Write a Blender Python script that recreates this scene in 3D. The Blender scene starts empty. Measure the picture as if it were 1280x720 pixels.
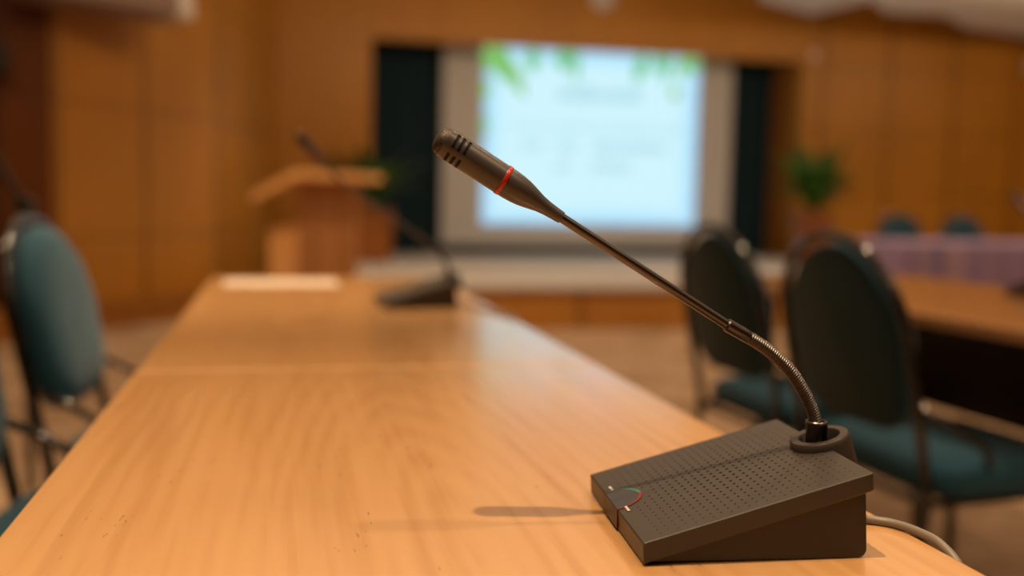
import bpy, bmesh, math, random
from math import sin, cos, pi, radians, sqrt, atan2
from mathutils import Vector, Matrix

random.seed(7)
scn = bpy.context.scene
COL = scn.collection

# ------------------------------------------------------------------ helpers
class MB:
    """collects shapes into one mesh"""
    def __init__(s):
        s.v = []; s.f = []; s.m = []
    def add(s, verts, faces, mi=0, M=None):
        o = len(s.v)
        for p in verts:
            p = Vector(p)
            s.v.append(tuple(M @ p) if M is not None else tuple(p))
        for f in faces:
            s.f.append([i + o for i in f]); s.m.append(mi)
    def box(s, x0, x1, y0, y1, z0, z1, mi=0, M=None):
        v = [(x, y, z) for x in (x0, x1) for y in (y0, y1) for z in (z0, z1)]
        f = [(0, 1, 3, 2), (4, 6, 7, 5), (0, 4, 5, 1), (2, 3, 7, 6), (0, 2, 6, 4), (1, 5, 7, 3)]
        s.add(v, f, mi, M)
    def prism(s, poly, a0, a1, axis='y', mi=0, M=None):
        """poly: 2D points; axis y -> poly in xz, z -> poly in xy, x -> poly in yz"""
        n = len(poly); v = []
        for a in (a0, a1):
            for (p, q) in poly:
                v.append({'y': (p, a, q), 'z': (p, q, a), 'x': (a, p, q)}[axis])
        f = [tuple(range(n)), tuple(range(2 * n - 1, n - 1, -1))]
        for i in range(n):
            j = (i + 1) % n
            f.append((i, i + n, j + n, j))
        s.add(v, f, mi, M)
    def tube(s, path, rad, seg=12, cap=True, mi=0, M=None):
        pts = [Vector(p) for p in path]; n = len(pts)
        if not isinstance(rad, (list, tuple)): rad = [rad] * n
        up = None; v = []
        for i in range(n):
            t = (pts[min(i + 1, n - 1)] - pts[max(i - 1, 0)]).normalized()
            if up is None:
                a = Vector((0, 1, 0)) if abs(t.y) < .9 else Vector((1, 0, 0))
                up = (a - t * a.dot(t)).normalized()
            else:
                up = (up - t * up.dot(t)).normalized()
            w = t.cross(up)
            for k in range(seg):
                an = 2 * pi * k / seg
                v.append(pts[i] + (up * cos(an) + w * sin(an)) * rad[i])
        f = []
        for i in range(n - 1):
            for k in range(seg):
                k2 = (k + 1) % seg
                f.append((i * seg + k, i * seg + k2, (i + 1) * seg + k2, (i + 1) * seg + k))
        if cap:
            f.append(tuple(range(seg - 1, -1, -1))); f.append(tuple((n - 1) * seg + k for k in range(seg)))
        s.add(v, f, mi, M)
    def lathe(s, prof, seg=32, mi=0, M=None, close=False):
        """prof: (radius, height) about z"""
        n = len(prof); v = []
        for (r, h) in prof:
            for k in range(seg):
                a = 2 * pi * k / seg
                v.append((r * cos(a), r * sin(a), h))
        f = []
        rng = range(n) if close else range(n - 1)
        for i in rng:
            i2 = (i + 1) % n
            for k in range(seg):
                k2 = (k + 1) % seg
                f.append((i * seg + k, i * seg + k2, i2 * seg + k2, i2 * seg + k))
        s.add(v, f, mi, M)
    def build(s, name, mats, parent=None, smooth=False, bevel=0, bseg=2, angle=35):
        me = bpy.data.meshes.new(name)
        me.from_pydata(s.v, [], s.f)
        if not isinstance(mats, (list, tuple)): mats = [mats]
        for m in mats: me.materials.append(m)
        for p, mi in zip(me.polygons, s.m): p.material_index = mi
        bm = bmesh.new(); bm.from_mesh(me)
        bmesh.ops.remove_doubles(bm, verts=bm.verts, dist=1e-6)
        bmesh.ops.recalc_face_normals(bm, faces=bm.faces)
        if bevel:
            es = [e for e in bm.edges if len(e.link_faces) == 2 and e.calc_face_angle(0) > radians(angle)]
            bmesh.ops.bevel(bm, geom=es, offset=bevel, segments=bseg, profile=.5, affect='EDGES', clamp_overlap=True)
        bm.to_mesh(me); bm.free()
        if smooth:
            for p in me.polygons: p.use_smooth = True
            if smooth != 'all':
                try: me.set_sharp_from_angle(angle=radians(40))
                except Exception: pass
        o = bpy.data.objects.new(name, me); COL.objects.link(o)
        if parent: o.parent = parent
        if bevel and smooth: o.modifiers.new('wn', 'WEIGHTED_NORMAL').keep_sharp = True
        return o

def thing(name, label, cat, loc=(0, 0, 0), rz=0, group=None):
    o = bpy.data.objects.new(name, None); COL.objects.link(o)
    o.empty_display_size = .05
    o.location = loc; o.rotation_euler = (0, 0, rz)
    return tag(o, label, cat, group)
def tag(o, label, cat, group=None):
    o['label'] = label; o['category'] = cat
    if group: o['group'] = group
    return o
def struct(o):
    o['kind'] = 'structure'; return o
def dup(root, loc, rz, label, skip=()):
    r = root.copy(); COL.objects.link(r); r.location = loc; r.rotation_euler = (0, 0, rz); r['label'] = label
    for ch in list(root.children):
        if ch.name.split('.')[0] in skip: continue
        c = ch.copy(); COL.objects.link(c); c.parent = r
        for g in list(ch.children):
            d = g.copy(); COL.objects.link(d); d.parent = c
    return r
def cut(o, cutter_mb):
    """cut a shape out of a mesh and keep the result as plain mesh"""
    c = cutter_mb.build('cutter', [o.data.materials[0]])
    md = o.modifiers.new('b', 'BOOLEAN'); md.operation = 'DIFFERENCE'; md.object = c; md.solver = 'EXACT'
    dg = bpy.context.evaluated_depsgraph_get()
    me = bpy.data.meshes.new_from_object(o.evaluated_get(dg))
    o.modifiers.clear(); o.data = me
    bpy.data.objects.remove(c)
    o.modifiers.new('wn', 'WEIGHTED_NORMAL').keep_sharp = True

# ------------------------------------------------------------------ materials
def mat(name, col, rough=.5, metal=0, spec=.5, coat=0, sheen=0):
    m = bpy.data.materials.new(name); m.use_nodes = True
    b = m.node_tree.nodes['Principled BSDF']
    b.inputs['Base Color'].default_value = (*col, 1)
    b.inputs['Roughness'].default_value = rough
    b.inputs['Metallic'].default_value = metal
    b.inputs['Specular IOR Level'].default_value = spec
    if coat: b.inputs['Coat Weight'].default_value = coat; b.inputs['Coat Roughness'].default_value = .2
    if sheen: b.inputs['Sheen Weight'].default_value = sheen
    return m
class NT:
    def __init__(s, m):
        s.m = m; s.t = m.node_tree; s.b = s.t.nodes.get('Principled BSDF')
    def n(s, typ, **k):
        x = s.t.nodes.new(typ)
        for a, b in k.items(): setattr(x, a, b)
        return x
    def l(s, a, b): s.t.links.new(a, b)
    def math(s, op, a, b=None, c=None):
        x = s.n('ShaderNodeMath', operation=op)
        for i, q in enumerate((a, b, c)):
            if q is None: continue
            if isinstance(q, (int, float)): x.inputs[i].default_value = q
            else: s.l(q, x.inputs[i])
        return x.outputs[0]
    def coords(s, scale=(1, 1, 1), kind='Object'):
        t = s.n('ShaderNodeTexCoord'); mp = s.n('ShaderNodeMapping'); mp.inputs['Scale'].default_value = scale
        s.l(t.outputs[kind], mp.inputs[0]); return mp.outputs[0]
    def xyz(s, kind='Object'):
        t = s.n('ShaderNodeTexCoord'); q = s.n('ShaderNodeSeparateXYZ'); s.l(t.outputs[kind], q.inputs[0]); return q.outputs
    def noise(s, vec, scale, detail=3, rough=.5, dist=0):
        x = s.n('ShaderNodeTexNoise'); x.inputs['Scale'].default_value = scale; x.inputs['Detail'].default_value = detail
        x.inputs['Roughness'].default_value = rough; x.inputs['Distortion'].default_value = dist
        s.l(vec, x.inputs['Vector']); return x.outputs['Fac']
    def ramp(s, fac, stops):
        r = s.n('ShaderNodeValToRGB'); e = r.color_ramp.elements
        while len(e) < len(stops): e.new(.5)
        for q, (p, c) in zip(e, stops): q.position = p; q.color = (*c, 1)
        s.l(fac, r.inputs[0]); return r.outputs[0]
    def mix(s, fac, a, b, mode='MIX'):
        x = s.n('ShaderNodeMix', data_type='RGBA', blend_type=mode)
        for q, sock in ((fac, x.inputs[0]), (a, x.inputs[6]), (b, x.inputs[7])):
            if isinstance(q, (int, float)): sock.default_value = q
            elif isinstance(q, tuple): sock.default_value = (*q, 1)
            else: s.l(q, sock)
        return x.outputs[2]
    def bump(s, h, strength=.2, dist=.001):
        b = s.n('ShaderNodeBump'); b.inputs['Strength'].default_value = strength; b.inputs['Distance'].default_value = dist
        s.l(h, b.inputs['Height']); s.l(b.outputs[0], s.b.inputs['Normal'])
    def groove(s, x, period, width, off=0):
        """1 inside a groove line, 0 elsewhere"""
        f = s.math('FRACT', s.math('DIVIDE', s.math('ADD', x, off + 100 * period), period))
        return s.math('LESS_THAN', f, width / period)

def wood_table(name, base):
    m = mat(name, base, .3, spec=.5, coat=.9); t = NT(m); t.b.inputs['Coat Roughness'].default_value = .17
    dark = tuple(c * k for c, k in zip(base, (.80, .70, .58))); light = tuple(min(1, c * k) for c, k in zip(base, (1.07, 1.1, 1.15)))
    # long streaks along the board (object Y)
    s1 = t.noise(t.coords((9, .55, 9)), 1.6, 4, .55, .6)
    s2 = t.noise(t.coords((55, 1.6, 55)), 1.5, 3, .6, .25)
    cath = t.n('ShaderNodeTexWave', wave_type='RINGS', rings_direction='Z'); cath.inputs['Scale'].default_value = 6
    cath.inputs['Distortion'].default_value = 5; cath.inputs['Detail'].default_value = 2; cath.inputs['Detail Scale'].default_value = 1.1
    t.l(t.coords((2.6, .42, 1)), cath.inputs[0])
    v = t.math('ADD', t.math('MULTIPLY', s1, .55), t.math('ADD', t.math('MULTIPLY', s2, .30), t.math('MULTIPLY', cath.outputs['Fac'], .09)))
    c = t.ramp(v, [(.26, dark), (.48, base), (.70, light)])
    # planks glued side by side, slight tone differences
    x = t.xyz()
    pl = t.math('FLOOR', t.math('DIVIDE', t.math('ADD', x[0], 10.02), .165))
    wn = t.n('ShaderNodeTexWhiteNoise', noise_dimensions='1D'); t.l(pl, wn.inputs['W'])
    tone = t.math('ADD', .93, t.math('MULTIPLY', wn.outputs['Value'], .12))
    tc = t.n('ShaderNodeCombineColor'); [t.l(tone, tc.inputs[i]) for i in range(3)]
    c = t.mix(1, c, tc.outputs[0], 'MULTIPLY')
    # small dark flecks
    fl = t.noise(t.coords((330, 62, 60)), 1.0, 1, .4)
    gate = t.noise(t.coords((11, 5, 7)), 1.0, 2, .5)
    f = t.math('MULTIPLY', t.math('GREATER_THAN', fl, .72), t.math('GREATER_THAN', gate, .56))
    c = t.mix(t.math('MULTIPLY', f, .55), c, tuple(q * .4 for q in base))
    t.l(c, t.b.inputs['Base Color'])
    t.l(t.math('ADD', .215, t.math('MULTIPLY', s2, .06)), t.b.inputs['Roughness'])
    t.bump(s2, .03, .0005)
    return m
def wood_wall(name, base, px=.92, pz=.86, offx=0, offz=0, rough=.42):
    m = mat(name, base, rough, spec=.35); t = NT(m)
    g = t.noise(t.coords((22, 22, .8)), 1.2, 4, .55, .3)
    big = t.noise(t.coords((1.2, 1.2, .7)), 1, 2)
    v = t.math('ADD', t.math('MULTIPLY', g, .6), t.math('MULTIPLY', big, .4))
    c = t.ramp(v, [(.3, tuple(q * .78 for q in base)), (.5, base), (.7, tuple(q * 1.15 for q in base))])
    if px:
        x = t.xyz()
        gx = t.groove(x[0], px, .045, offx); gz = t.groove(x[2], pz, .03, offz)
        c = t.mix(t.math('MULTIPLY', gx, .75), c, tuple(q * .25 for q in base))
        c = t.mix(t.math('MULTIPLY', gz, .45), c, tuple(q * .3 for q in base))
    t.l(c, t.b.inputs['Base Color']); return m
def fabric(name, base, var=.25, scale=300, rough=.9):
    m = mat(name, base, rough, spec=.2, sheen=.15); t = NT(m)
    n = t.noise(t.coords(), scale, 2); n2 = t.noise(t.coords(), 9, 2)
    v = t.math('ADD', t.math('MULTIPLY', n, .6), t.math('MULTIPLY', n2, .4))
    t.l(t.ramp(v, [(.3, tuple(q * (1 - var) for q in base)), (.7, tuple(q * (1 + var) for q in base))]), t.b.inputs['Base Color'])
    t.bump(n, .25, .0008); return m
def plastic(name, base, rough=.45, grain=.06, spec=.5):
    m = mat(name, base, rough, spec=spec); t = NT(m)
    n = t.noise(t.coords(), 2600, 2); t.bump(n, grain, .0002)
    w = t.noise(t.coords(), 40, 2)
    t.l(t.math('ADD', rough - .05, t.math('MULTIPLY', w, .1)), t.b.inputs['Roughness']); return m
def emit(name, col, k=1):
    m = bpy.data.materials.new(name); m.use_nodes = True; nt = m.node_tree
    b = nt.nodes['Principled BSDF']; b.inputs['Base Color'].default_value = (.02, .02, .02, 1); b.inputs['Roughness'].default_value = .9
    b.inputs['Emission Color'].default_value = (*col, 1); b.inputs['Emission Strength'].default_value = k
    return m

M = {}
M['table'] = wood_table('honey maple', (.61, .345, .145))
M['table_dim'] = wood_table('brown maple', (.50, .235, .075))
M['edge'] = mat('edge banding', (.60, .31, .11), .4)
M['wall'] = wood_wall('honey wall veneer', (.43, .185, .018))
M['wall_red_shade'] = wood_wall('shaded red brown veneer', (.125, .036, .004), .9, .9, .3, .2)  # red-brown darkened, the shade on this wall put into its colour
M['stagefront'] = wood_wall('stage veneer', (.52, .235, .045), 1.2, 5, .2, 1)
M['lectern'] = wood_wall('lectern veneer', (.50, .23, .085), 0)
M['lectern_light'] = wood_wall('lectern pale veneer', (.90, .47, .17), 0)
M['planter'] = wood_wall('planter veneer', (.28, .095, .018), 0)
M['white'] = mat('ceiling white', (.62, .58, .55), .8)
M['black'] = plastic('matt black', (.010, .009, .009), .5)
M['blackmetal'] = mat('black tube', (.005, .005, .006), .11, spec=.8)
M['steel'] = mat('steel', (.45, .42, .4), .3, 1)
M['plastic'] = plastic('charcoal plastic', (.036, .030, .026), .42, .05)
M['plastic_dk'] = plastic('dark charcoal plastic', (.026, .021, .018), .4)
M['head'] = plastic('satin graphite', (.078, .071, .071), .40, .012)
M['head'].node_tree.nodes['Principled BSDF'].inputs['Metallic'].default_value = .55
M['tube'] = mat('graphite tube', (.11, .10, .10), .30, 1)
M['flex'] = mat('graphite coil', (.13, .118, .115), .38, 1)
M['hole'] = mat('slot dark', (.006, .005, .005), .9)
M['red'] = mat('red ring', (.40, .016, .013), .25)
M['reddark'] = mat('red line', (.22, .010, .012), .35)
M['green'] = mat('green line', (.03, .19, .15), .35)
M['btn'] = plastic('slate button', (.036, .039, .048), .42, .02)
M['mark'] = mat('white print', (.62, .58, .54), .5)
M['cable'] = mat('grey cable', (.20, .165, .135), .45)
M['teal'] = fabric('teal upholstery', (.019, .080, .128))
M['teal_shade'] = fabric('shaded teal upholstery', (.010, .034, .037))  # darker copy of the teal, shade on the chair backs painted in
M['curtain'] = fabric('dark teal curtain', (.009, .032, .047), .3, 60)
M['screen'] = mat('screen fabric', (.62, .63, .66), .9)
M['stagetop'] = fabric('stage carpet', (.50, .46, .42), .15, 120)
M['leaf'] = mat('leaf green', (.028, .10, .008), .4)
t = NT(M['leaf']); t.l(t.ramp(t.noise(t.coords(), 7, 3), [(.3, (.015, .055, .005)), (.7, (.05, .15, .015))]), t.b.inputs['Base Color'])
M['soil'] = mat('soil', (.03, .018, .01), .95)
M['terracotta'] = mat('terracotta', (.20, .055, .012), .6)
M['paper'] = mat('paper', (.60, .50, .40), .6)
M['slide_text'] = emit('slide grey text', (.45, .76, .86), .95)
M['slide_faint'] = emit('slide faint text', (.53, .83, .93), .95)
M['slide_leaf'] = emit('slide pale leaf', (.22, .66, .34), .85)
M['slide_leaf2'] = emit('slide leaf', (.26, .66, .16), .8)

# perforated speaker plate: holes in a staggered grid, larger in the middle
def perforated():
    m = plastic('perforated charcoal plate', (.042, .036, .031), .40, .05); t = NT(m)
    x, y, z = t.xyz()
    px, py = .0062, .0072
    u = t.math('ADD', x, .0745)
    ci = t.math('FLOOR', t.math('DIVIDE', u, px))
    fu = t.math('MULTIPLY', t.math('SUBTRACT', t.math('FRACT', t.math('DIVIDE', u, px)), .5), px)
    par = t.math('MULTIPLY', t.math('MODULO', t.math('ADD', ci, 100), 2), .5)
    vv = t.math('ADD', t.math('DIVIDE', t.math('ADD', y, .5), py), par)
    fv = t.math('MULTIPLY', t.math('SUBTRACT', t.math('FRACT', vv), .5), py)
    d = t.math('SQRT', t.math('ADD', t.math('MULTIPLY', fu, fu), t.math('MULTIPLY', fv, fv)))
    ex = t.math('DIVIDE', t.math('ABSOLUTE', t.math('SUBTRACT', x, .003)), .078)
    ey = t.math('DIVIDE', t.math('ABSOLUTE', y), .083)
    fall = t.math('SQRT', t.math('ADD', t.math('MULTIPLY', ex, ex), t.math('MULTIPLY', ey, ey)))
    r = t.math('MAXIMUM', t.math('SUBTRACT', .00128, t.math('MULTIPLY', fall, .00068)), .00052)
    hole = t.math('LESS_THAN', d, r)
    # only on the upward face, inside the margins, away from the button
    g = t.n('ShaderNodeNewGeometry'); nz = t.n('ShaderNodeSeparateXYZ'); t.l(g.outputs['Normal'], nz.inputs[0])
    ok = t.math('GREATER_THAN', nz.outputs[2], .8)
    ok = t.math('MULTIPLY', ok, t.math('LESS_THAN', t.math('ABSOLUTE', y), .0765))
    ok = t.math('MULTIPLY', ok, t.math('GREATER_THAN', x, -.0695))
    ok = t.math('MULTIPLY', ok, t.math('LESS_THAN', x, .0765))
    by = t.math('SUBTRACT', y, .009); bx = t.math('ADD', x, .079)
    bd = t.math('SQRT', t.math('ADD', t.math('MULTIPLY', bx, bx), t.math('MULTIPLY', by, by)))
    ok = t.math('MULTIPLY', ok, t.math('GREATER_THAN', bd, .0275))
    hole = t.math('MULTIPLY', hole, ok)
    t.l(t.mix(hole, (.042, .036, .031), (.004, .003, .003)), t.b.inputs['Base Color'])
    t.l(t.math('MULTIPLY', t.math('SUBTRACT', 1, hole), .5), t.b.inputs['Specular IOR Level'])
    return m
M['perf'] = perforated()

def grille_mat():
    m = mat('grille mesh', (.05, .04, .035), .45, .3); t = NT(m)
    v = t.n('ShaderNodeTexVoronoi'); v.inputs['Scale'].default_value = 1500; t.l(t.coords(), v.inputs['Vector'])
    t.l(t.ramp(v.outputs['Distance'], [(.2, (.15, .12, .10)), (.6, (.020, .016, .013))]), t.b.inputs['Base Color'])
    t.bump(v.outputs['Distance'], .5, .0004); return m
M['grille'] = grille_mat()

def carpet_mat():
    m = mat('mottled carpet', (.4, .3, .2), .95, spec=.1); t = NT(m)
    a = t.noise(t.coords(), 2.6, 3, .6); b = t.noise(t.coords(), 60, 2); c = t.noise(t.coords((1, 2.2, 1)), 7, 3, .6, .8)
    v = t.math('ADD', t.math('MULTIPLY', a, .35), t.math('ADD', t.math('MULTIPLY', b, .2), t.math('MULTIPLY', c, .45)))
    t.l(t.ramp(v, [(.38, (.19, .115, .065)), (.48, (.37, .25, .155)), (.60, (.53, .37, .25))]), t.b.inputs['Base Color'])
    t.bump(b, .4, .003); return m
M['carpet'] = carpet_mat()

def slide_mat():
    m = emit('lit slide', (.6, .88, .98), 1.0); t = NT(m)
    x, y, z = t.xyz()
    ex = t.math('SUBTRACT', 1.31, t.math('ABSOLUTE', x)); ez = t.math('SUBTRACT', 1.02, t.math('ABSOLUTE', z))
    e = t.math('MINIMUM', ex, ez)
    n = t.noise(t.coords(), .8, 2)
    c = t.ramp(t.math('MULTIPLY', e, 2.2), [(0, (.25, .60, .98)), (.35, (.52, .85, 1.0)), (.7, (.60, .90, .99))])
    c = t.mix(t.math('MULTIPLY', n, .3), c, (.72, .94, .98))
    t.l(c, t.b.inputs['Emission Color']); return m
M['slide'] = slide_mat()

def cloth_mat():
    m = fabric('lilac cloth', (.24, .15, .30), .1, 200); t = NT(m)
    x, y, z = t.xyz()
    n = t.n('ShaderNodeTexNoise', noise_dimensions='1D'); n.inputs['Scale'].default_value = 5.0; n.inputs['Detail'].default_value = 2
    t.l(x, n.inputs['W'])
    c = t.ramp(n.outputs['Fac'], [(.35, (.19, .18, .44)), (.5, (.34, .24, .42)), (.65, (.42, .30, .42))])
    t.l(c, t.b.inputs['Base Color']); return m
M['cloth'] = cloth_mat()

# ------------------------------------------------------------------ the room
ZT = .74
def slab(name, poly, z0, z1, m): 
    b = MB(); b.prism(poly, z0, z1, 'z'); return struct(b.build(name, m))
slab('floor', [(-5, -4), (10, -4), (10, 12), (-5, 12)], -.1, 0, M['carpet'])
slab('ceiling', [(-5, -4), (10, -4), (10, 12), (-5, 12)], 3.45, 3.55, M['white'])

def wall_facet(name, p, q, z0, z1, th, m):
    """a wall standing between two floor points, its own x running along it"""
    b = MB(); L = (Vector(q) - Vector(p)).length
    b.box(0, L, 0, th, z0, z1)
    o = b.build(name, m); o.location = (p[0], p[1], 0); o.rotation_euler = (0, 0, atan2(q[1] - p[1], q[0] - p[0]))
    return struct(o)
# wall with the stage opening
b = MB()
b.box(-.06, .925, 10.6, 10.75, 0, 3.45, 1); b.box(5.87, 9.9, 10.6, 10.75, 0, 3.45); b.box(.925, 5.87, 10.6, 10.75, 2.615, 3.45, 1)
struct(b.build('wall_back', [wood_wall('back wall veneer', (.43, .185, .018), .87, .72, -.01, -.40), wood_wall('plain back wall veneer', (.43, .185, .018), 0)]))
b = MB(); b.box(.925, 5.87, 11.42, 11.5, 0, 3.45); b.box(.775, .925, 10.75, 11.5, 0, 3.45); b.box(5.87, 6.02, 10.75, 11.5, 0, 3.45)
struct(b.build('wall_recess', wood_wall('shaded recess veneer', (.30, .115, .016), 0)))  # wall veneer darkened, the recess shadow put into its colour
wall_facet('wall_left', (-1.47, 7.15), (-.52, 8.55), 0, 3.45, .12, wood_wall('left wall veneer', (.43, .185, .018), .83, .92, -.02, .28))
wall_facet('wall_left_rear', (-.52, 8.55), (-.05, 10.6), 0, 3.45, .12, wood_wall('left rear veneer', (.42, .18, .018), 1.1, .92, -.1, .28))
wall_facet('wall_left_front', (-5, 6.2), (-1.47, 7.15), 0, 3.45, .12, M['wall_red_shade'])
wall_facet('wall_left_side', (-4.6, -4), (-4.6, 6.4), 0, 3.45, .12, wood_wall('side veneer', (.43, .185, .018)))
wall_facet('wall_right', (9.8, 12), (9.8, -4), 0, 3.45, .12, wood_wall('right veneer', (.43, .185, .018)))
wall_facet('wall_front', (10, -3.9), (-5, -3.9), 0, 3.45, .12, wood_wall('front veneer', (.43, .185, .018)))
# low plinth in front of the left wall
b = MB(); b.prism([(-1.75, 6.72), (-1.32, 7.28), (-.68, 8.13), (-.30, 8.62), (-.62, 8.75), (-1.6, 7.3), (-2.0, 6.95)], 0, .2, 'z')
struct(b.build('baseboard_left', wood_wall('plinth veneer', (.30, .115, .016), 0)))
# dropped ceilings
slab('trim_1', [(4.35, 5.0), (4.30, 8.6), (4.42, 8.86), (5.24, 9.35), (5.38, 8.54), (5.89, 9.05), (6.49, 8.97), (7.14, 9.5), (8.1, 9.76), (9.8, 10.0), (9.8, 5.0)], 2.9, 3.02, M['white'])
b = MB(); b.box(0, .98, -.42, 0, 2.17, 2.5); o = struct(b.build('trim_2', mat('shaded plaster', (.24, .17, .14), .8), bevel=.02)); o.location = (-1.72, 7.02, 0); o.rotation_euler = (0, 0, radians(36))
b = MB(); b.box(.982, 1.10, -.43, 0, 2.16, 2.51); b.build('lit_end', M['white'], o, bevel=.02)  # the soffit's lit end face, painted in as a white block

# stage
b = MB(); b.prism([(.25, 7.21), (9.79, 7.08), (9.79, 10.6), (5.87, 10.6), (5.87, 11.42), (.925, 11.42), (.925, 10.6), (.25, 10.6)], .30, .33, 'z')
st = struct(b.build('stage', M['stagetop']))
b = MB(); b.prism([(.27, 7.25), (9.79, 7.12), (9.79, 7.2), (.27, 7.33)], 0, .30, 'z'); b.build('stage_front', M['stagefront'], st)

# stage curtain behind the screen
b = MB(); n = 360; v = []; f = []
for i in range(n + 1):
    x = .95 + i * (5.85 - .95) / n; y = 11.36 + .035 * sin(x * 34) + .01 * sin(x * 79 + 1)
    v += [(x, y, .335), (x, y, 2.95)]
for i in range(n): f.append((2 * i, 2 * i + 2, 2 * i + 3, 2 * i + 1))
b.add(v, f); tag(b.build('stage_curtain', M['curtain'], smooth='all'), 'dark teal pleated curtain hanging across the stage recess behind the screen', 'curtain')

# projection screen
sc = thing('projection_screen', 'large pale projection screen showing a light blue slide with green leaves', 'screen', (3.53, 11.22, 0))
b = MB(); b.box(-1.755, 1.755, 0, .004, .45, 2.95); b.build('screen_fabric', M['screen'], sc)
b = MB(); b.box(-1.77, 1.77, -.014, .016, .336, .45); b.build('bar_gap_shade', M['hole'], sc, bevel=.006)  # bottom bar made tall and black to stand for the shaded gap
b = MB(); b.tube([(-1.85, .03, 2.98), (1.85, .03, 2.98)], .06, 16); b.build('roller_case', M['white'], sc, smooth=True)
zc = 1.70
b = MB(); b.box(-1.30, 1.31, -.004, -.001, -1.01, 1.02); sl = b.build('projected_slide', M['slide'], sc); sl.location = (.01, 0, zc)
# blurred words of the slide as strokes of lettering
def words(y, z, spans, h, mtl, name, seed):
    r = random.Random(seed)
    for (x0, x1) in spans:
        x = x0; top = []; bot = []; b = MB()
        while x < x1:                       # one jagged outline per word, letters too blurred to read
            k = r.random(); hi = z + h / 2 if k > .5 else z + h * .2; lo = z - h / 2 if r.random() > .15 else z - h * .7
            w1 = r.uniform(.03, .045); g = .018
            top += [(x, hi), (x + w1, hi), (x + w1 + .002, z - h * .25), (x + w1 + g, z - h * .25)]
            bot += [(x, lo), (x + w1, lo), (x + w1 + .002, z - h * .38), (x + w1 + g, z - h * .38)]
            x += w1 + g + .002
        b.prism(top + bot[::-1], -.0075, -.0045, 'y')
        b.build(name, mtl, sl)
words(0, .52, [(-.43, .56)], .19, M['slide_text'], 'slide_title_word', 1)
words(0, .12, [(-.95, -.55), (-.5, .1), (.15, .62), (.67, 1.1)], .10, M['slide_faint'], 'slide_word', 2)
words(0, -.10, [(-.86, -.6), (-.42, -.22), (.0, .9)], .11, M['slide_text'], 'slide_word', 3)
words(0, -.33, [(-.46, -.26), (-.02, .47)], .10, M['slide_text'], 'slide_word', 4)
def leafshape(b, x, z, L, w, ang, yo=-.006):
    M_ = Matrix.Translation((x, yo, z)) @ Matrix.Rotation(ang, 4, 'Y')
    pts = [(0, 0)]; n = 8
    for i in range(1, n): pts.append((w * sin(pi * (i / n) ** .8), -L * i / n))
    pts.append((0, -L))
    for i in range(n - 1, 0, -1): pts.append((-w * sin(pi * (i / n) ** .8), -L * i / n))
    b.add([(p, 0, q) for p, q in pts], [tuple(range(len(pts)))], 0, M_)
b = MB(); b2 = MB()
for (x, z, L, w, a) in [(-1.2, 1.02, .34, .10, .2), (-1.12, 1.0, .42, .11, -.15), (-1.05, .86, .5, .07, -.5), (-1.27, .62, .25, .05, .1), (1.14, 1.0, .3, .07, .3), (1.05, .62, .16, .06, .5), (1.22, 1.0, .2, .08, -.2)]:
    leafshape(b2, x, z, L, w, a)
for (x, z, L, w, a) in [(-.72, 1.0, .3, .09, .1), (-.4, 1.0, .26, .12, -.3), (-.22, 1.02, .4, .05, 0), (.62, 1.0, .36, .09, .3), (.78, 1.0, .26, .1, -.4), (-1.28, .25, .3, .04, 0), (.95, 1.0, .4, .04, .3)]:
    leafshape(b, x, z, L, w, a)
b.build('slide_foliage', M['slide_leaf'], sl); b2.build('slide_foliage', M['slide_leaf2'], sl)

# little fittings on the walls
b = MB(); b.lathe([(0, 0), (.055, 0), (.13, .02), (.14, .05), (.14, .09)], 24)
o = b.build('smoke_detector', M['white'], smooth=True); o.location = (3.41, 10.51, 3.135); o.rotation_euler = (radians(-90), 0, 0)
o.location = (3.41, 10.515, 3.18)
tag(o, 'pale round detector on the wood above the projection screen', 'detector')
b = MB(); b.box(-.05, .05, -.03, 0, -.06, .06); o = b.build('wall_sensor', mat('beige plastic', (.75, .5, .4), .5), bevel=.012); o.location = (5.99, 10.6, 2.69)
tag(o, 'small beige sensor on the wood wall right of the stage opening', 'sensor')
b = MB(); b.box(-.09, .09, -.1, 0, -.1, .1); o = b.build('wall_speaker', M['white'], bevel=.015); o.location = (8.92, 10.6, 2.72)
tag(o, 'small white wall speaker high on the wood wall at the right edge', 'speaker')
b = MB(); b.box(-.12, .12, -.14, 0, -.09, .09); o = b.build('wall_speaker', M['black'], bevel=.015); o.location = (-1.83, 7.05, 1.80); o.rotation_euler = (0, 0, radians(15))
tag(o, 'small black wall speaker on the shaded red-brown wall at left', 'speaker')

# ------------------------------------------------------------------ tables
def table(name, label, x0, x1, y0, y1, top, rz=0, modesty=None, group=None, inset=.225):
    cx, cy = (x0 + x1) / 2, (y0 + y1) / 2; w, d = (x1 - x0) / 2, (y1 - y0) / 2
    r = thing(name, label, 'table', (cx, cy, 0), rz, group)
    b = MB(); b.box(-w, w, -d, d, ZT - .028, ZT); b.build('tabletop', top, r, smooth=True, bevel=.0035, bseg=3)
    for sx in (-1, 1):
        for sy in (-1, 1):
            b = MB(); x = sx * (w - inset); y = sy * (d - .09)
            b.box(x - .02, x + .02, y - .02, y + .02, 0, ZT - .028); b.build('leg', M['blackmetal'], r, bevel=.004)
    b = MB()
    if modesty: b.box(modesty[0], modesty[1], -d + .12, d - .12, modesty[2], ZT - .028)
    else: b.box(-w + .09, w - .09, -d + .07, d - .07, ZT - .075, ZT - .028)
    b.build('apron', M['black'] if not modesty else mat('dark panel', (.018, .009, .006), .6), r)
    return r
table('conference_table', 'honey maple conference table with the large microphone, nearest the camera', -.1925, .4565, -.12, 1.3985, M['table'], inset=.29)
table('conference_table', 'honey maple conference table placed end to end behind the nearest one, with paper', -.1915, .4575, 1.4015, 2.965, M['table'], inset=.29)
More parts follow.
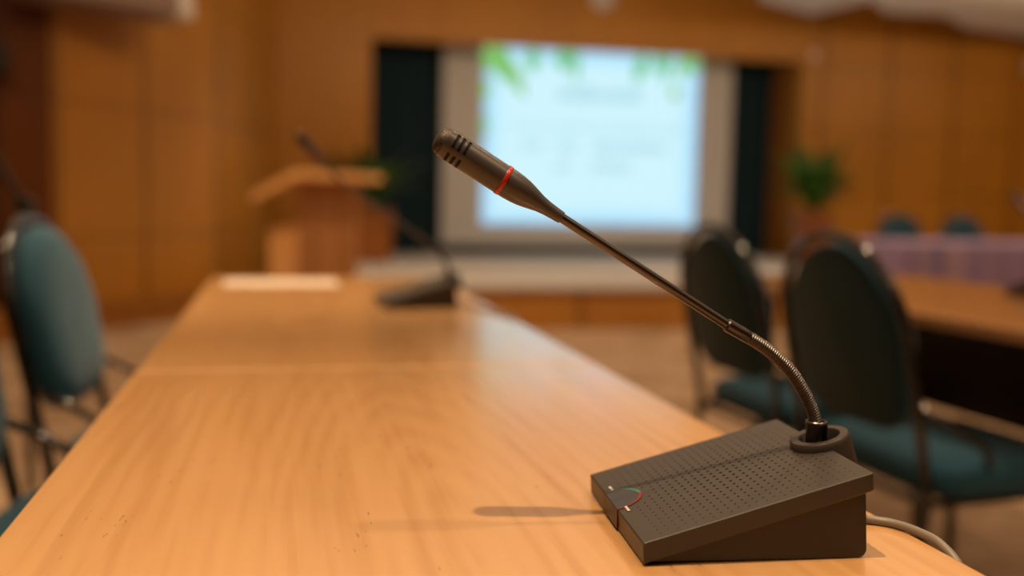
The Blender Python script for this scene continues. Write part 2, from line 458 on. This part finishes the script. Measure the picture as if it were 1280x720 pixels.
table('conference_table', 'brown maple conference table at right behind the two teal chairs with shaded backs', 1.40, 2.20, 1.60, 3.12, M['table_dim'], radians(4), (-.06, -.03, .44))

# loose paper on the far table
b = MB(); b.box(-.148, .148, -.105, .105, 0, .0012); b.box(-.143, .150, -.10, .108, .0012, .0024)
o = b.build('paper_sheet', M['paper']); o.location = (0, 2.76, ZT + .0003); o.rotation_euler = (0, 0, radians(2))
tag(o, 'white paper sheets lying on the far end of the left conference table', 'paper')

# cloth covered table
r = thing('folding_table', 'table hidden under the lilac cloth in front of two far chairs', 'table', (5.0, 6.05, 0))
b = MB(); b.box(-1.1, 1.1, -.34, .34, .71, .74); b.build('tabletop', M['table_dim'], r)
for sx in (-1, 1):
    for sy in (-1, 1):
        b = MB(); b.box(sx * 1.0 - .02, sx * 1.0 + .02, sy * .28 - .02, sy * .28 + .02, 0, .71); b.build('leg', M['blackmetal'], r)
b = MB(); per = []
W_, D_ = 1.12, .36
def perim(n=520):
    out = []; L = 4 * (W_ + D_)
    for i in range(n):
        s = i / n * L
        if s < 2 * W_: p = (-W_ + s, -D_); q = (0, -1)
        elif s < 2 * W_ + 2 * D_: p = (W_, -D_ + s - 2 * W_); q = (1, 0)
        elif s < 4 * W_ + 2 * D_: p = (W_ - (s - 2 * W_ - 2 * D_), D_); q = (0, 1)
        else: p = (-W_, D_ - (s - 4 * W_ - 2 * D_)); q = (-1, 0)
        out.append((p, q, s))
    return out
P = perim(); n = len(P); v = []; f = []
for k, (h, amp) in enumerate([(.747, 0), (.74, .006), (.70, .012), (.45, .03), (.06, .045)]):
    for (p, q, s) in P:
        o_ = (.004 if k else 0) + amp * (.6 + .4 * sin(s * 31) + .25 * sin(s * 13 + 1))
        v.append((p[0] + q[0] * o_, p[1] + q[1] * o_, h))
for k in range(4):
    for i in range(n): j = (i + 1) % n; f.append((k * n + i, k * n + j, (k + 1) * n + j, (k + 1) * n + i))
f.append(tuple(range(n)))
b.add(v, f); o = b.build('tablecloth', M['cloth'], smooth=True); o.location = (5.0, 6.05, 0)
tag(o, 'lilac draped cloth covering the long table at far right', 'tablecloth')

# ------------------------------------------------------------------ chairs (face +Y, origin on the floor under the seat)
def rounded(w, d, r, n=6):
    pts = []
    for (cx, cy, a0) in ((w - r, d - r, 0), (-w + r, d - r, 90), (-w + r, -d + r, 180), (w - r, -d + r, 270)):
        for i in range(n + 1):
            a = radians(a0 + 90 * i / n); pts.append((cx + r * cos(a), cy + r * sin(a)))
    return pts
def back_outline(hw, v0, v1, rb, n=10, arch=.20):
    pts = []
    for i in range(2 * n + 1):                         # arch, right to left
        a = pi * i / (2 * n); pts.append((hw * cos(a), v1 - arch + arch * sin(a)))
    for i in range(n + 1):                             # bottom left corner
        a = pi + pi / 2 * i / n; pts.append((-hw * .94 + rb + rb * cos(a), v0 + rb + rb * sin(a)))
    for i in range(n + 1):
        a = 1.5 * pi + pi / 2 * i / n; pts.append((hw * .94 - rb + rb * cos(a), v0 + rb + rb * sin(a)))
    return pts
REC = radians(12)
def make_chair(label):
    r = thing('banquet_chair', label, 'chair', group=None)
    # seat cushion
    b = MB(); v = []; f = []; lv = [(.88, .395), (.985, .402), (1, .425), (1, .445), (.97, .462), (.88, .472), (.6, .478)]
    n = len(rounded(.23, .22, .07))
    for (s, z) in lv:
        for (x, y) in rounded(.23 * s, .22 * s, .07 * s): v.append((x, y + .02, z - (.012 if y > .15 and z > .45 else 0)))
    for k in range(len(lv) - 1):
        for i in range(n): j = (i + 1) % n; f.append((k * n + i, k * n + j, (k + 1) * n + j, (k + 1) * n + i))
    f.append(tuple(range(n - 1, -1, -1))); f.append(tuple((len(lv) - 1) * n + i for i in range(n)))
    b.add(v, f); b.build('seat', M['teal'], r, smooth='all')
    # backrest: padded front, flat rear, leaning back about the seat joint
    T = Matrix.Translation((0, -.215, .47)) @ Matrix.Rotation(REC, 4, 'X')
    out = back_outline(.195, .05, .441, .10); n = len(out); b = MB(); v = []; f = []
    cxv, cyv = 0, .25
    lv = [(.55, .046), (.82, .040), (.95, .026), (1, .008), (1, -.008), (.97, -.018)]
    for (s, y) in lv:
        for (p, q) in out: v.append((p * s, y, cyv + (q - cyv) * s))
    for k in range(len(lv) - 1):
        for i in range(n): j = (i + 1) % n; f.append((k * n + i, k * n + j, (k + 1) * n + j, (k + 1) * n + i))
    f.append(tuple(range(n))); b.add(v, f, 0, T)
    bk = b.build('backrest', M['teal'], r, smooth='all')
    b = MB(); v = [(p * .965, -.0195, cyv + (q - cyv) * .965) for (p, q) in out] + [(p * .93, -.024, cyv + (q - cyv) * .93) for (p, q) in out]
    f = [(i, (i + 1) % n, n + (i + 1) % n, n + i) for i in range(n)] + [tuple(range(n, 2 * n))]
    b.add(v, f, 0, T); b.build('rear_cover', M['teal_shade'], bk, smooth=True)
    # arched tube frame around the backrest
    hw = .213; pth = [(-hw, -.012, -.05), (-hw, -.012, .1)]
    for i in range(25):
        a = pi - pi * i / 24; pth.append((hw * cos(a), -.012, .258 + .204 * sin(a)))
    pth += [(hw, -.012, .1), (hw, -.012, -.05)]
    b = MB(); b.tube([T @ Vector(p) for p in pth], .0115, 12); b.build('back_frame', M['blackmetal'], r, smooth='all')
    j = T @ Vector((hw, -.012, -.05))
    for sx in (-1, 1):
        b = MB(); b.tube([(sx * hw, j.y, j.z), (sx * hw, j.y - .01, .3), (sx * hw, j.y - .05, .012)], .0115, 12); b.tube([(sx * hw, j.y - .05, .02), (sx * hw, j.y - .05, 0)], .015, 12)
        b.build('leg', M['blackmetal'], r, smooth=True)
        b = MB(); b.tube([(sx * .2, .2, .395), (sx * .205, .215, .2), (sx * .21, .225, .012)], .0115, 12); b.tube([(sx * .21, .225, .02), (sx * .21, .225, 0)], .015, 12)
        b.build('leg', M['blackmetal'], r, smooth=True)
        a0 = T @ Vector((sx * hw, -.006, .12))
        b = MB(); b.tube([a0, (sx * .222, -.165, .545), (sx * .224, -.09, .50), (sx * .215, -.05, .42)], .009, 8); b.build('side_bracket', M['blackmetal'], r, smooth='all')
    b = MB(); pts = [(-.2, .2, .392), (.2, .2, .392), (.213, j.y, .392), (-.213, j.y, .392), (-.2, .2, .392)]
    for p, q in zip(pts, pts[1:]): b.tube([p, q], .010, 8)
    b.build('seat_frame', M['blackmetal'], r, smooth=True)
    return r
def fwd(deg): return radians(-deg)     # heading measured from +Y towards +X
c0 = make_chair('teal chair at right, second from the camera, back partly hidden by the nearer chair')
def put(o, x, y, deg): o.location = (x, y, 0); o.rotation_euler = (0, 0, fwd(deg))
put(c0, 1.44, 2.50, 86)
CH = [(1.45, 1.92, 86, 'teal chair at right with its shaded rounded back nearest the big microphone base'),
      (-.215, 2.31, 96, 'teal chair left of the table with its whole padded back in view'),
      (-.26, 1.60, 98, 'teal chair left of the table, cut off by the left picture edge'),
      (4.92, 6.95, 182, 'small far teal chair behind the lilac cloth table, the one at its left end'),
      (5.53, 6.95, 178, 'small far teal chair behind the lilac cloth table, farther right')]
for (x, y, a, lb) in CH:
    dup(c0, (x, y, 0), fwd(a), lb)
for o in [o for o in COL.objects if o.name.split('.')[0] == 'banquet_chair']: o['group'] = 'teal banquet chairs'

# ------------------------------------------------------------------ lectern and plants
lc = thing('lectern', 'wooden lectern with sloping top standing in front of the stage', 'lectern', (.22, 6.72, 0))
b = MB(); b.prism([(-.12, 0), (.26, 0), (.30, 1.09), (-.10, 1.09)], -.02, .38, 'y'); b.build('body', M['lectern'], lc, bevel=.008)
b = MB(); b.prism([(-.29, 0), (-.10, 0), (-.08, .79), (-.30, .74)], .0, .36, 'y'); b.build('side_cabinet', M['lectern_light'], lc, bevel=.008)
for x in (.0, .17):
    b = MB(); b.box(x, x + .03, -.035, -.015, .02, 1.08); b.build('front_batten', M['lectern'], lc, bevel=.008)
b = MB(); b.prism([(-.42, .93), (-.40, .975), (-.13, 1.135), (.43, 1.115), (.43, 1.07), (-.12, 1.075), (-.40, .925)], -.12, .44, 'y'); b.build('top_board', M['lectern_light'], lc, bevel=.006)
b = MB(); b.box(-.36, .32, -.05, .40, 0, .05); b.build('plinth', M['planter'], lc)

def frond(b, base, ang, L, lift, w, droop):
    n = 9; v = []; f = []
    for i in range(n + 1):
        s = i / n; d = L * s; z = lift * s - droop * s * s
        c = Vector((cos(ang) * d, sin(ang) * d, z)) + Vector(base); ww = w * sin(pi * min(1, .12 + s * .88)) ** .8
        side = Vector((-sin(ang), cos(ang), 0)) * ww
        v += [c - side + Vector((0, 0, .3 * ww)), c, c + side + Vector((0, 0, .3 * ww))]
    for i in range(n):
        for k in (0, 1): f.append((3 * i + k, 3 * i + k + 1, 3 * i + 4 + k, 3 * i + 3 + k))
    b.add(v, f)
def foliage(seed, n, h, L, w, z0):
    r = random.Random(seed); b = MB()
    for i in range(n):
        a = 2 * pi * i / n + r.uniform(-.3, .3); k = r.uniform(.6, 1)
        b.tube([(0, 0, z0), (cos(a) * .05, sin(a) * .05, z0 + .1 * k)], .006, 6)
        frond(b, (cos(a) * .05, sin(a) * .05, z0 + .1 * k), a, L * k, h * r.uniform(.5, 1.1), w * r.uniform(.8, 1.2), h * r.uniform(.1, .7))
    return b
p = thing('potted_plant', 'green leafy plant in a wooden planter box behind the lectern', 'plant', (.87, 9.85, .33))
b = MB(); b.prism([(-.17, 0), (.17, 0), (.19, .52), (-.19, .52)], -.17, .17, 'y'); b.build('planter_box', M['planter'], p, bevel=.01)
b = MB(); b.box(-.16, .16, -.155, .155, .52, .535); b.build('soil', M['soil'], p)
foliage(3, 18, .72, .55, .07, .52).build('foliage', M['leaf'], p, smooth='all')
p = thing('potted_plant', 'green leafy plant in a reddish pot right of the stage screen', 'plant', (5.50, 9.6, .33))
b = MB(); b.lathe([(0, 0), (.15, 0), (.21, .50), (.225, .50), (.225, .56), (.19, .56), (.18, .52), (0, .52)], 32); b.build('pot', M['terracotta'], p, smooth=True)
b = MB(); b.lathe([(0, .535), (.183, .535)], 24); b.build('soil', M['soil'], p)
foliage(8, 28, .80, .50, .09, .53).build('foliage', M['leaf'], p, smooth='all')

# microphone stand behind the left chair
ms = thing('microphone_stand', 'black floor microphone stand with slanted boom behind the left teal chair', 'microphone stand', (-.68, 2.95, 0))
b = MB(); b.lathe([(0, 0), (.13, 0), (.13, .018), (.05, .035), (0, .04)], 32); b.build('base', M['black'], ms, smooth=True)
b = MB(); b.tube([(0, 0, .03), (0, 0, .93)], .011, 12); b.build('pole', M['blackmetal'], ms, smooth=True)
b = MB(); b.tube([(0, -.025, .935), (0, .025, .935)], .026, 14); b.build('clutch', M['black'], ms, smooth=True, bevel=.004)
b = MB(); b.tube([(.02, 0, .90), (-.13, 0, 1.17), (-.16, 0, 1.225)], .0095, 12); b.build('boom', M['blackmetal'], ms, smooth=True)
b = MB(); b.tube([(-.155, 0, 1.215), (-.19, 0, 1.28), (-.215, 0, 1.325), (-.222, 0, 1.338)], [.011, .016, .019, .010], 16); b.build('microphone', M['black'], ms, smooth=True)

# ------------------------------------------------------------------ the conference microphones
A = radians(15.75)
def top_z(x): return .0163 + (x + .0785) * (.0612 - .0163) / (.0810 + .0785)
mic = thing('conference_microphone', 'large sharp charcoal gooseneck microphone with red ring on the nearest table', 'microphone', (.32, .68, ZT), radians(-5.3))
CC = Vector((.0806, 0, top_z(.0806) + .0022))
CM = Matrix.Translation(CC) @ Matrix.Rotation(-A, 4, 'Y')
def cutter():
    c = MB(); c.lathe([(0, -.018), (.0204, -.018), (.0204, .02), (0, .02)], 40, M=CM); return c
# lower body
b = MB(); prof = [(-.0715, .0012)]
for i in range(7): a = -pi / 2 + pi / 2 * i / 6; prof.append((.0812 - .006 + .006 * cos(a), .0068 + .006 * sin(a) - .0012 + .0006))
prof += [(.0785, .0478), (-.0715, .0035)]
b.prism(prof, -.079, .079, 'y'); o = b.build('base_body', M['plastic_dk'], mic, smooth=True, bevel=.0014, bseg=4, angle=50); cut(o, cutter())
# sloping perforated plate
b = MB(); b.prism([(-.0778, .0009), (-.0788, .0155), (-.0780, .0163), (.0810, .0612), (.0822, .0492), (.0800, .0478), (-.0740, .0030)], -.083, .083, 'y')
pl = b.build('top_plate', M['perf'], mic, smooth=True, bevel=.0010, bseg=4, angle=40); cut(pl, cutter())
# talk button on the front edge
yb = .009; Rb = .0205
def on_plate(x, y, h): return (x, y, top_z(x) + h)
b = MB(); pts = [(-.0788, yb + Rb)] + [(-.0788 + Rb * sin(pi * i / 24), yb + Rb * cos(pi * i / 24)) for i in range(1, 24)] + [(-.0788, yb - Rb)]
n = len(pts); b.add([on_plate(x, y, -.0008) for x, y in pts] + [on_plate(x, y, .0004) for x, y in pts], [tuple(range(n, 2 * n)), tuple(range(n - 1, -1, -1))] + [(i, (i + 1) % n, n + (i + 1) % n, n + i) for i in range(n)])
b.build('talk_button', M['btn'], pl)
b = MB(); b.box(-.0793, -.0780, yb - Rb, yb + Rb, .0025, .0158); b.build('button_front', M['plastic'], pl)
for (nm, t0, t1, mt) in (('green_indicator', 0, 12, 'green'), ('red_indicator', 12, 24, 'reddark')):
    b = MB(); v = []; f = []
    for i in range(t0, t1 + 1):
        a = pi * i / 24
        wd = .0008 + .0016 * sin(a)
        for rr in (Rb + .0001, Rb + .0001 + wd): v.append(on_plate(-.0788 + rr * sin(a), yb + rr * cos(a), .0005))
    for i in range(t1 - t0): f.append((2 * i, 2 * i + 1, 2 * i + 3, 2 * i + 2))
    b.add(v, f)
    if mt == 'reddark': b.box(-.0794, -.0788, yb - Rb - .0006, yb - Rb + .0004, .0025, .0160)
    b.build(nm, M[mt], pl)
for sy in (1, -1):
    b = MB()
    for k in range(4):
        y0 = yb + sy * (Rb + .0045) - .0052 + k * .0027
        x0 = -.0738 if sy > 0 else -.0736
        q = [(x0, y0), (x0 + .0019, y0), (x0 + .0019, y0 + .0021), (x0, y0 + .0021)]
        b.add([on_plate(x, y, .0006) for x, y in q], [(0, 1, 2, 3)])
    b.build('printed_mark', M['mark'], pl)
# raised ring around the neck
b = MB(); b.lathe([(.0150, -.016), (.0150, .0030), (.0158, .0040), (.0212, .0040), (.0222, .0030), (.0226, .0), (.0240, -.030), (0, -.030), (0, -.0165)], 56, M=CM)
b.build('mounting_ring', M['plastic'], mic, smooth=True)
# socket
SX = .0775
b = MB(); b.lathe([(0, .046), (.0078, .046), (.0080, .0752), (.0085, .0758), (.0085, .0778), (.0078, .0785), (.0060, .0785), (.0052, .077), (0, .077)], 40, M=Matrix.Translation((SX, 0, 0)))
b.build('neck_socket', M['tube'], mic, smooth=True)
# flexible ribbed part
ctrl = [(SX, .070), (.0752, .0815), (.0706, .0920), (.0650, .1020), (.0525, .1188), (.0360, .1328), (.0200, .1425), (.0100, .1480)]
def catmull(P, per):
    out = []
    Q = [P[0]] + P + [P[-1]]
    for i in range(1, len(Q) - 2):
        p0, p1, p2, p3 = (Vector((*Q[j], 0)) for j in (i - 1, i, i + 1, i + 2))
        for k in range(per):
            s = k / per
            out.append(.5 * ((2 * p1) + (p2 - p0) * s + (2 * p0 - 5 * p1 + 4 * p2 - p3) * s * s + (3 * p1 - p0 - 3 * p2 + p3) * s ** 3))
    out.append(Vector((*Q[-2], 0))); return [(q.x, 0, q.y) for q in out]
raw = catmull(ctrl, 60)
# even spacing for the ribs
acc = [0]
for a, c in zip(raw, raw[1:]): acc.append(acc[-1] + (Vector(c) - Vector(a)).length)
step = .0019 / 6; pts = []; k = 0; s = 0
while s < acc[-1]:
    while acc[k + 1] < s: k += 1
    u = (s - acc[k]) / max(1e-9, acc[k + 1] - acc[k]); pts.append(Vector(raw[k]).lerp(Vector(raw[k + 1]), u)); s += step
rad = [.0040 + .0010 * abs(sin(pi * i / 6)) for i in range(len(pts))]
b = MB(); b.tube(pts, rad, 18); b.build('flexible_neck', M['flex'], mic, smooth='all')
# sleeve, straight tube and head all share one axis
AX = Vector((-.854, 0, .520)).normalized()
P0 = Vector((.0200, 0, .1425)); P1 = Vector((.0035, 0, .1515)); PE = Vector((-.1240, 0, .2290))
b = MB(); b.tube([P0 + Vector((.001, 0, -.0006)), P0, P0.lerp(P1, .5), P1, P1 + (P1 - P0).normalized() * .001], [.0040, .0049, .0050, .0050, .0040], 20); b.build('neck_sleeve', M['tube'], mic, smooth=True)
b = MB(); b.tube([P1, P1.lerp(PE, .5), PE + AX * .004], .0036, 20); b.build('neck_tube', M['tube'], mic, smooth=True)
RO = Vector((-.1666, 0, .2549))     # centre of the red ring
zax = AX; yax = Vector((0, 1, 0)); xax = yax.cross(zax)
HM = Matrix(((xax.x, yax.x, zax.x, RO.x), (xax.y, yax.y, zax.y, RO.y), (xax.z, yax.z, zax.z, RO.z), (0, 0, 0, 1)))
# rear taper
tail = [(.0036, -.0505), (.0044, -.0502), (.0046, -.0485), (.0048, -.044), (.0053, -.0375), (.0062, -.0315), (.0075, -.0265), (.0087, -.022), (.0098, -.017), (.0105, -.012), (.0109, -.006), (.0110, -.0015), (.0100, -.0014)]
b = MB(); b.lathe(tail, 48, M=HM)
# barrel with three rows of slots in four groups
S = 96
zs = [-.0008, .0014, .006, .012, .018, .024, .030]
slots = [(.0497 - .0160 - .0012, .0497 - .0160 + .0012), (.0497 - .0114 - .0012, .0497 - .0114 + .0012), (.0497 - .0068 - .0012, .0497 - .0068 + .0012)]
for (a, c) in slots: zs += [a - .0004, a, c, c + .0004] if False else [a, c]
zs += [.0490, .0496, .0498, .0490001]; zs = sorted(zs)[:-3] + [.0490001, .0496, .0498]
zs[-4] = .0489
rr = [.0109] * len(zs); rr[-2] = .01075; rr[-1] = .0102
v = []; f = []
for z, r_ in zip(zs, rr):
    for k in range(S): an = 2 * pi * k / S; v.append((r_ * cos(an), r_ * sin(an), z))
def is_slot(i, k):
    zmid = (zs[i] + zs[i + 1]) / 2
    if not any(a < zmid < c for a, c in slots): return False
    deg = ((k + .5) * 360 / S + 0) % 90
    return deg > 82 or deg < 60
# angle 0 is along xax; the camera side is -Y
for i in range(len(zs) - 1):
    for k in range(S):
        k2 = (k + 1) % S
        if not is_slot(i, k): f.append((i * S + k, i * S + k2, (i + 1) * S + k2, (i + 1) * S + k))
b.add(v, f, 0, HM)
# thickness walls of the slots
v = []; f = []
for i in range(len(zs) - 1):
    for k in range(S):
        if not is_slot(i, k): continue
        k2 = (k + 1) % S; q = []
        for (kk, ii) in ((k, i), (k2, i), (k2, i + 1), (k, i + 1)):
            an = 2 * pi * kk / S
            for r_ in (.0109, .0098): q.append((r_ * cos(an), r_ * sin(an), zs[ii]))
        o0 = len(v); v += q
        f.append((o0, o0 + 1, o0 + 3, o0 + 2)); f.append((o0 + 4, o0 + 5, o0 + 7, o0 + 6))
        if not is_slot(i, (k - 1) % S): f.append((o0, o0 + 1, o0 + 7, o0 + 6))
        if not is_slot(i, k2): f.append((o0 + 2, o0 + 3, o0 + 5, o0 + 4))
b.add(v, f, 0, HM)
hd = b.build('microphone_head', M['head'], mic, smooth=True)
b = MB(); b.lathe([(0, .030), (.0099, .030), (.0099, .0485), (0, .0485)], 48, M=HM); b.build('slot_lining', M['hole'], hd, smooth=True)
b = MB(); b.lathe([(.0105, -.0018), (.01120, -.0017), (.01140, -.0014), (.01140, .0011), (.01120, .0014), (.0105, .0015)], 64, M=HM); b.build('indicator_ring', M['red'], hd, smooth=True)
b = MB(); b.lathe([(.0101, .0485), (.0100, .0500), (.0098, .0517), (.0090, .0536), (.0072, .0551), (.0045, .0560), (.0, .0563)], 48, M=HM); b.build('grille', M['grille'], hd, smooth='all')
# strain relief and cable (own path for each microphone)
def cable(root, world_pts, r=.0033):
    P_ = [Vector(p) for p in world_pts]; out = []
    Q = [P_[0]] + P_ + [P_[-1]]
    for i in range(1, len(Q) - 2):
        p0, p1, p2, p3 = Q[i - 1:i + 3]
        for k in range(12):
            s = k / 12
            out.append(.5 * ((2 * p1) + (p2 - p0) * s + (2 * p0 - 5 * p1 + 4 * p2 - p3) * s * s + (3 * p1 - p0 - 3 * p2 + p3) * s ** 3))
    out.append(P_[-1])
    Mi = (Matrix.Translation(root.location) @ Matrix.Rotation(root.rotation_euler[2], 4, 'Z')).inverted()
    b = MB(); b.tube([Mi @ q for q in out], r, 14); return b.build('cable', M['cable'], root, smooth='all')
b = MB(); b.tube([(.076, .005, .030), (.090, .005, .030)], [.0045, .0040], 16); b.build('cable_plug', M['steel'], mic, smooth=True)
mic2 = dup(mic, (.292, 2.215, ZT), radians(3.2), 'charcoal gooseneck microphone on the far half of the left table, out of focus', skip=('flexible_neck', 'neck_sleeve', 'neck_tube', 'microphone_head'))
# its longer neck is bent higher and towards the camera
yaw = radians(20)
def pl2(s_, z_): return Vector((SX + s_ * cos(yaw), s_ * sin(yaw), z_))
fl = catmull([(0, .070), (-.001, .082), (-.006, .0925), (-.018, .107), (-.036, .124), (-.062, .144)], 20)
b = MB(); b.tube([pl2(q[0], q[2]) for q in fl], [.0042 + .0007 * (i % 2) for i in range(len(fl))], 14); b.build('flexible_neck', M['flex'], mic2, smooth='all')
b = MB(); b.tube([pl2(-.058, .141), pl2(-.0605, .1428), pl2(-.076, .1525), pl2(-.0775, .1535)], [.004, .0052, .0052, .004], 18); b.build('neck_sleeve', M['tube'], mic2, smooth=True)
tb = catmull([(-.075, .152), (-.127, .1835), (-.2245, .2437), (-.262, .2675), (-.280, .2800), (-.2945, .2937)], 8)
b = MB(); b.tube([pl2(q[0], q[2]) for q in tb], .0037, 16); b.build('neck_tube', M['tube'], mic2, smooth='all')
zax2 = (pl2(-.378, .374) - pl2(-.2895, .2887)).normalized(); yax2 = Vector((-sin(yaw), cos(yaw), 0)); xax2 = yax2.cross(zax2); RO2 = pl2(-.2895, .2887) + zax2 * .0505
HM2 = Matrix(((xax2.x, yax2.x, zax2.x, RO2.x), (xax2.y, yax2.y, zax2.y, RO2.y), (xax2.z, yax2.z, zax2.z, RO2.z), (0, 0, 0, 1)))
h2 = hd.copy(); COL.objects.link(h2); h2.parent = mic2
T_ = HM2 @ HM.inverted(); h2.location = T_.to_translation(); h2.rotation_euler = T_.to_euler()
for g in list(hd.children):
    d = g.copy(); COL.objects.link(d); d.parent = h2
mic3 = dup(mic, (2.065, 2.33, ZT), radians(-101), 'charcoal gooseneck microphone on the right table, at the right picture edge')
cable(mic, [(.385, .672, ZT + .010), (.412, .668, ZT + .007), (.436, .660, ZT + .0036), (.4505, .648, ZT + .0034), (.4575, .628, ZT + .0034), (.4600, .604, ZT + .0015), (.4615, .582, ZT - .012), (.462, .57, ZT - .05), (.463, .56, ZT - .2), (.464, .55, .2), (.48, .5, .008)])
cable(mic2, [(.36, 2.205, ZT + .010), (.392, 2.19, ZT + .006), (.418, 2.14, ZT + .0036), (.438, 2.06, ZT + .0036), (.455, 1.99, ZT + .0036), (.4625, 1.93, ZT - .003), (.466, 1.90, ZT - .06), (.467, 1.88, .3), (.48, 1.86, .008)])

# ------------------------------------------------------------------ light
WARM = (1, .70, .42)
def lamp(name, typ, loc, power, col=WARM, size=.05, rot=None, **k):
    l = bpy.data.lights.new(name, typ); l.energy = power; l.color = col
    if typ == 'AREA':
        l.shape = 'RECTANGLE'; l.size, l.size_y = size if isinstance(size, tuple) else (size, size)
    else: l.shadow_soft_size = size
    for a, c in k.items(): setattr(l, a, c)
    o = bpy.data.objects.new(name, l); COL.objects.link(o); o.location = loc
    if rot: o.rotation_euler = rot
    return o
def spot(x, y, p, deg=112, size=.03, z=2.86):
    return lamp('downlight_or_fill', 'SPOT', (x, y, z), p, size=size, spot_size=radians(deg), spot_blend=.8)
spot(-.17, .45, 185, size=.022, deg=80)
spot(.43, .58, 46, size=.025, deg=84)
spot(.0, 2.75, 260, size=.03, deg=56)
spot(1.63, 2.12, 120, size=.09, deg=110)  # unseen spot added for a glint on the far microphone, lights chair backs too
for (x, y, p) in [(-1.7, 2.4, 28), (3.4, 1.4, 26), (.5, 6.0, 28), (3.2, 5.4, 34), (6.2, 5.2, 34), (-2.0, 5.4, 18), (7.4, 7.6, 34), (4.6, 8.2, 30), (.9, 8.2, 24)]:
    spot(x, y, p * 3.0, size=.05, deg=100 if y < 4 else (118 if -.2 < x < 2 else 136))
lamp('ceiling_fill', 'AREA', (2.2, 3.0, 3.40), 105, size=(9, 9))  # unseen broad area light added as fill for the whole room
def wall_fill_area(x, y, z, w_, p, tx, ty, tz):  # unseen area lights added to brighten the wood walls
    o = lamp('wall_fill', 'AREA', (x, y, z), p, size=(w_, .25))
    o.rotation_euler = (Vector((tx, ty, tz)) - Vector((x, y, z))).to_track_quat('-Z', 'Y').to_euler()
wall_fill_area(3.2, 7.7, 2.86, 5.0, 33, 3.2, 10.6, 1.9)
wall_fill_area(7.6, 7.5, 2.84, 3.5, 32, 7.6, 10.6, 1.6)
wall_fill_area(.6, 6.2, 2.86, 1.2, 11, -.9, 8.3, 1.5)

w = bpy.data.worlds.new('room ambience'); scn.world = w; w.use_nodes = True
w.node_tree.nodes['Background'].inputs[0].default_value = (1, .75, .5, 1); w.node_tree.nodes['Background'].inputs[1].default_value = .05

spot(1.25, .0, 50, size=.25)  # unseen soft spot added for a highlight along the top plate's edge

# ------------------------------------------------------------------ camera
cam = bpy.data.cameras.new('camera'); co = bpy.data.objects.new('camera', cam); COL.objects.link(co)
co.location = (0, 0, ZT + .242)
co.rotation_euler = (radians(84.85492), radians(-1.17537), radians(-13.02101))
cam.sensor_width = 36; cam.lens = 35.0; cam.clip_start = .02
cam.dof.use_dof = True; cam.dof.focus_distance = .715; cam.dof.aperture_fstop = 2.1; cam.dof.aperture_blades = 0
scn.camera = co
scn.view_settings.view_transform = 'Standard'; scn.view_settings.look = 'None'
scn.view_settings.exposure = 0
scn.cycles.use_denoising = True
scn.cycles.max_bounces = 8
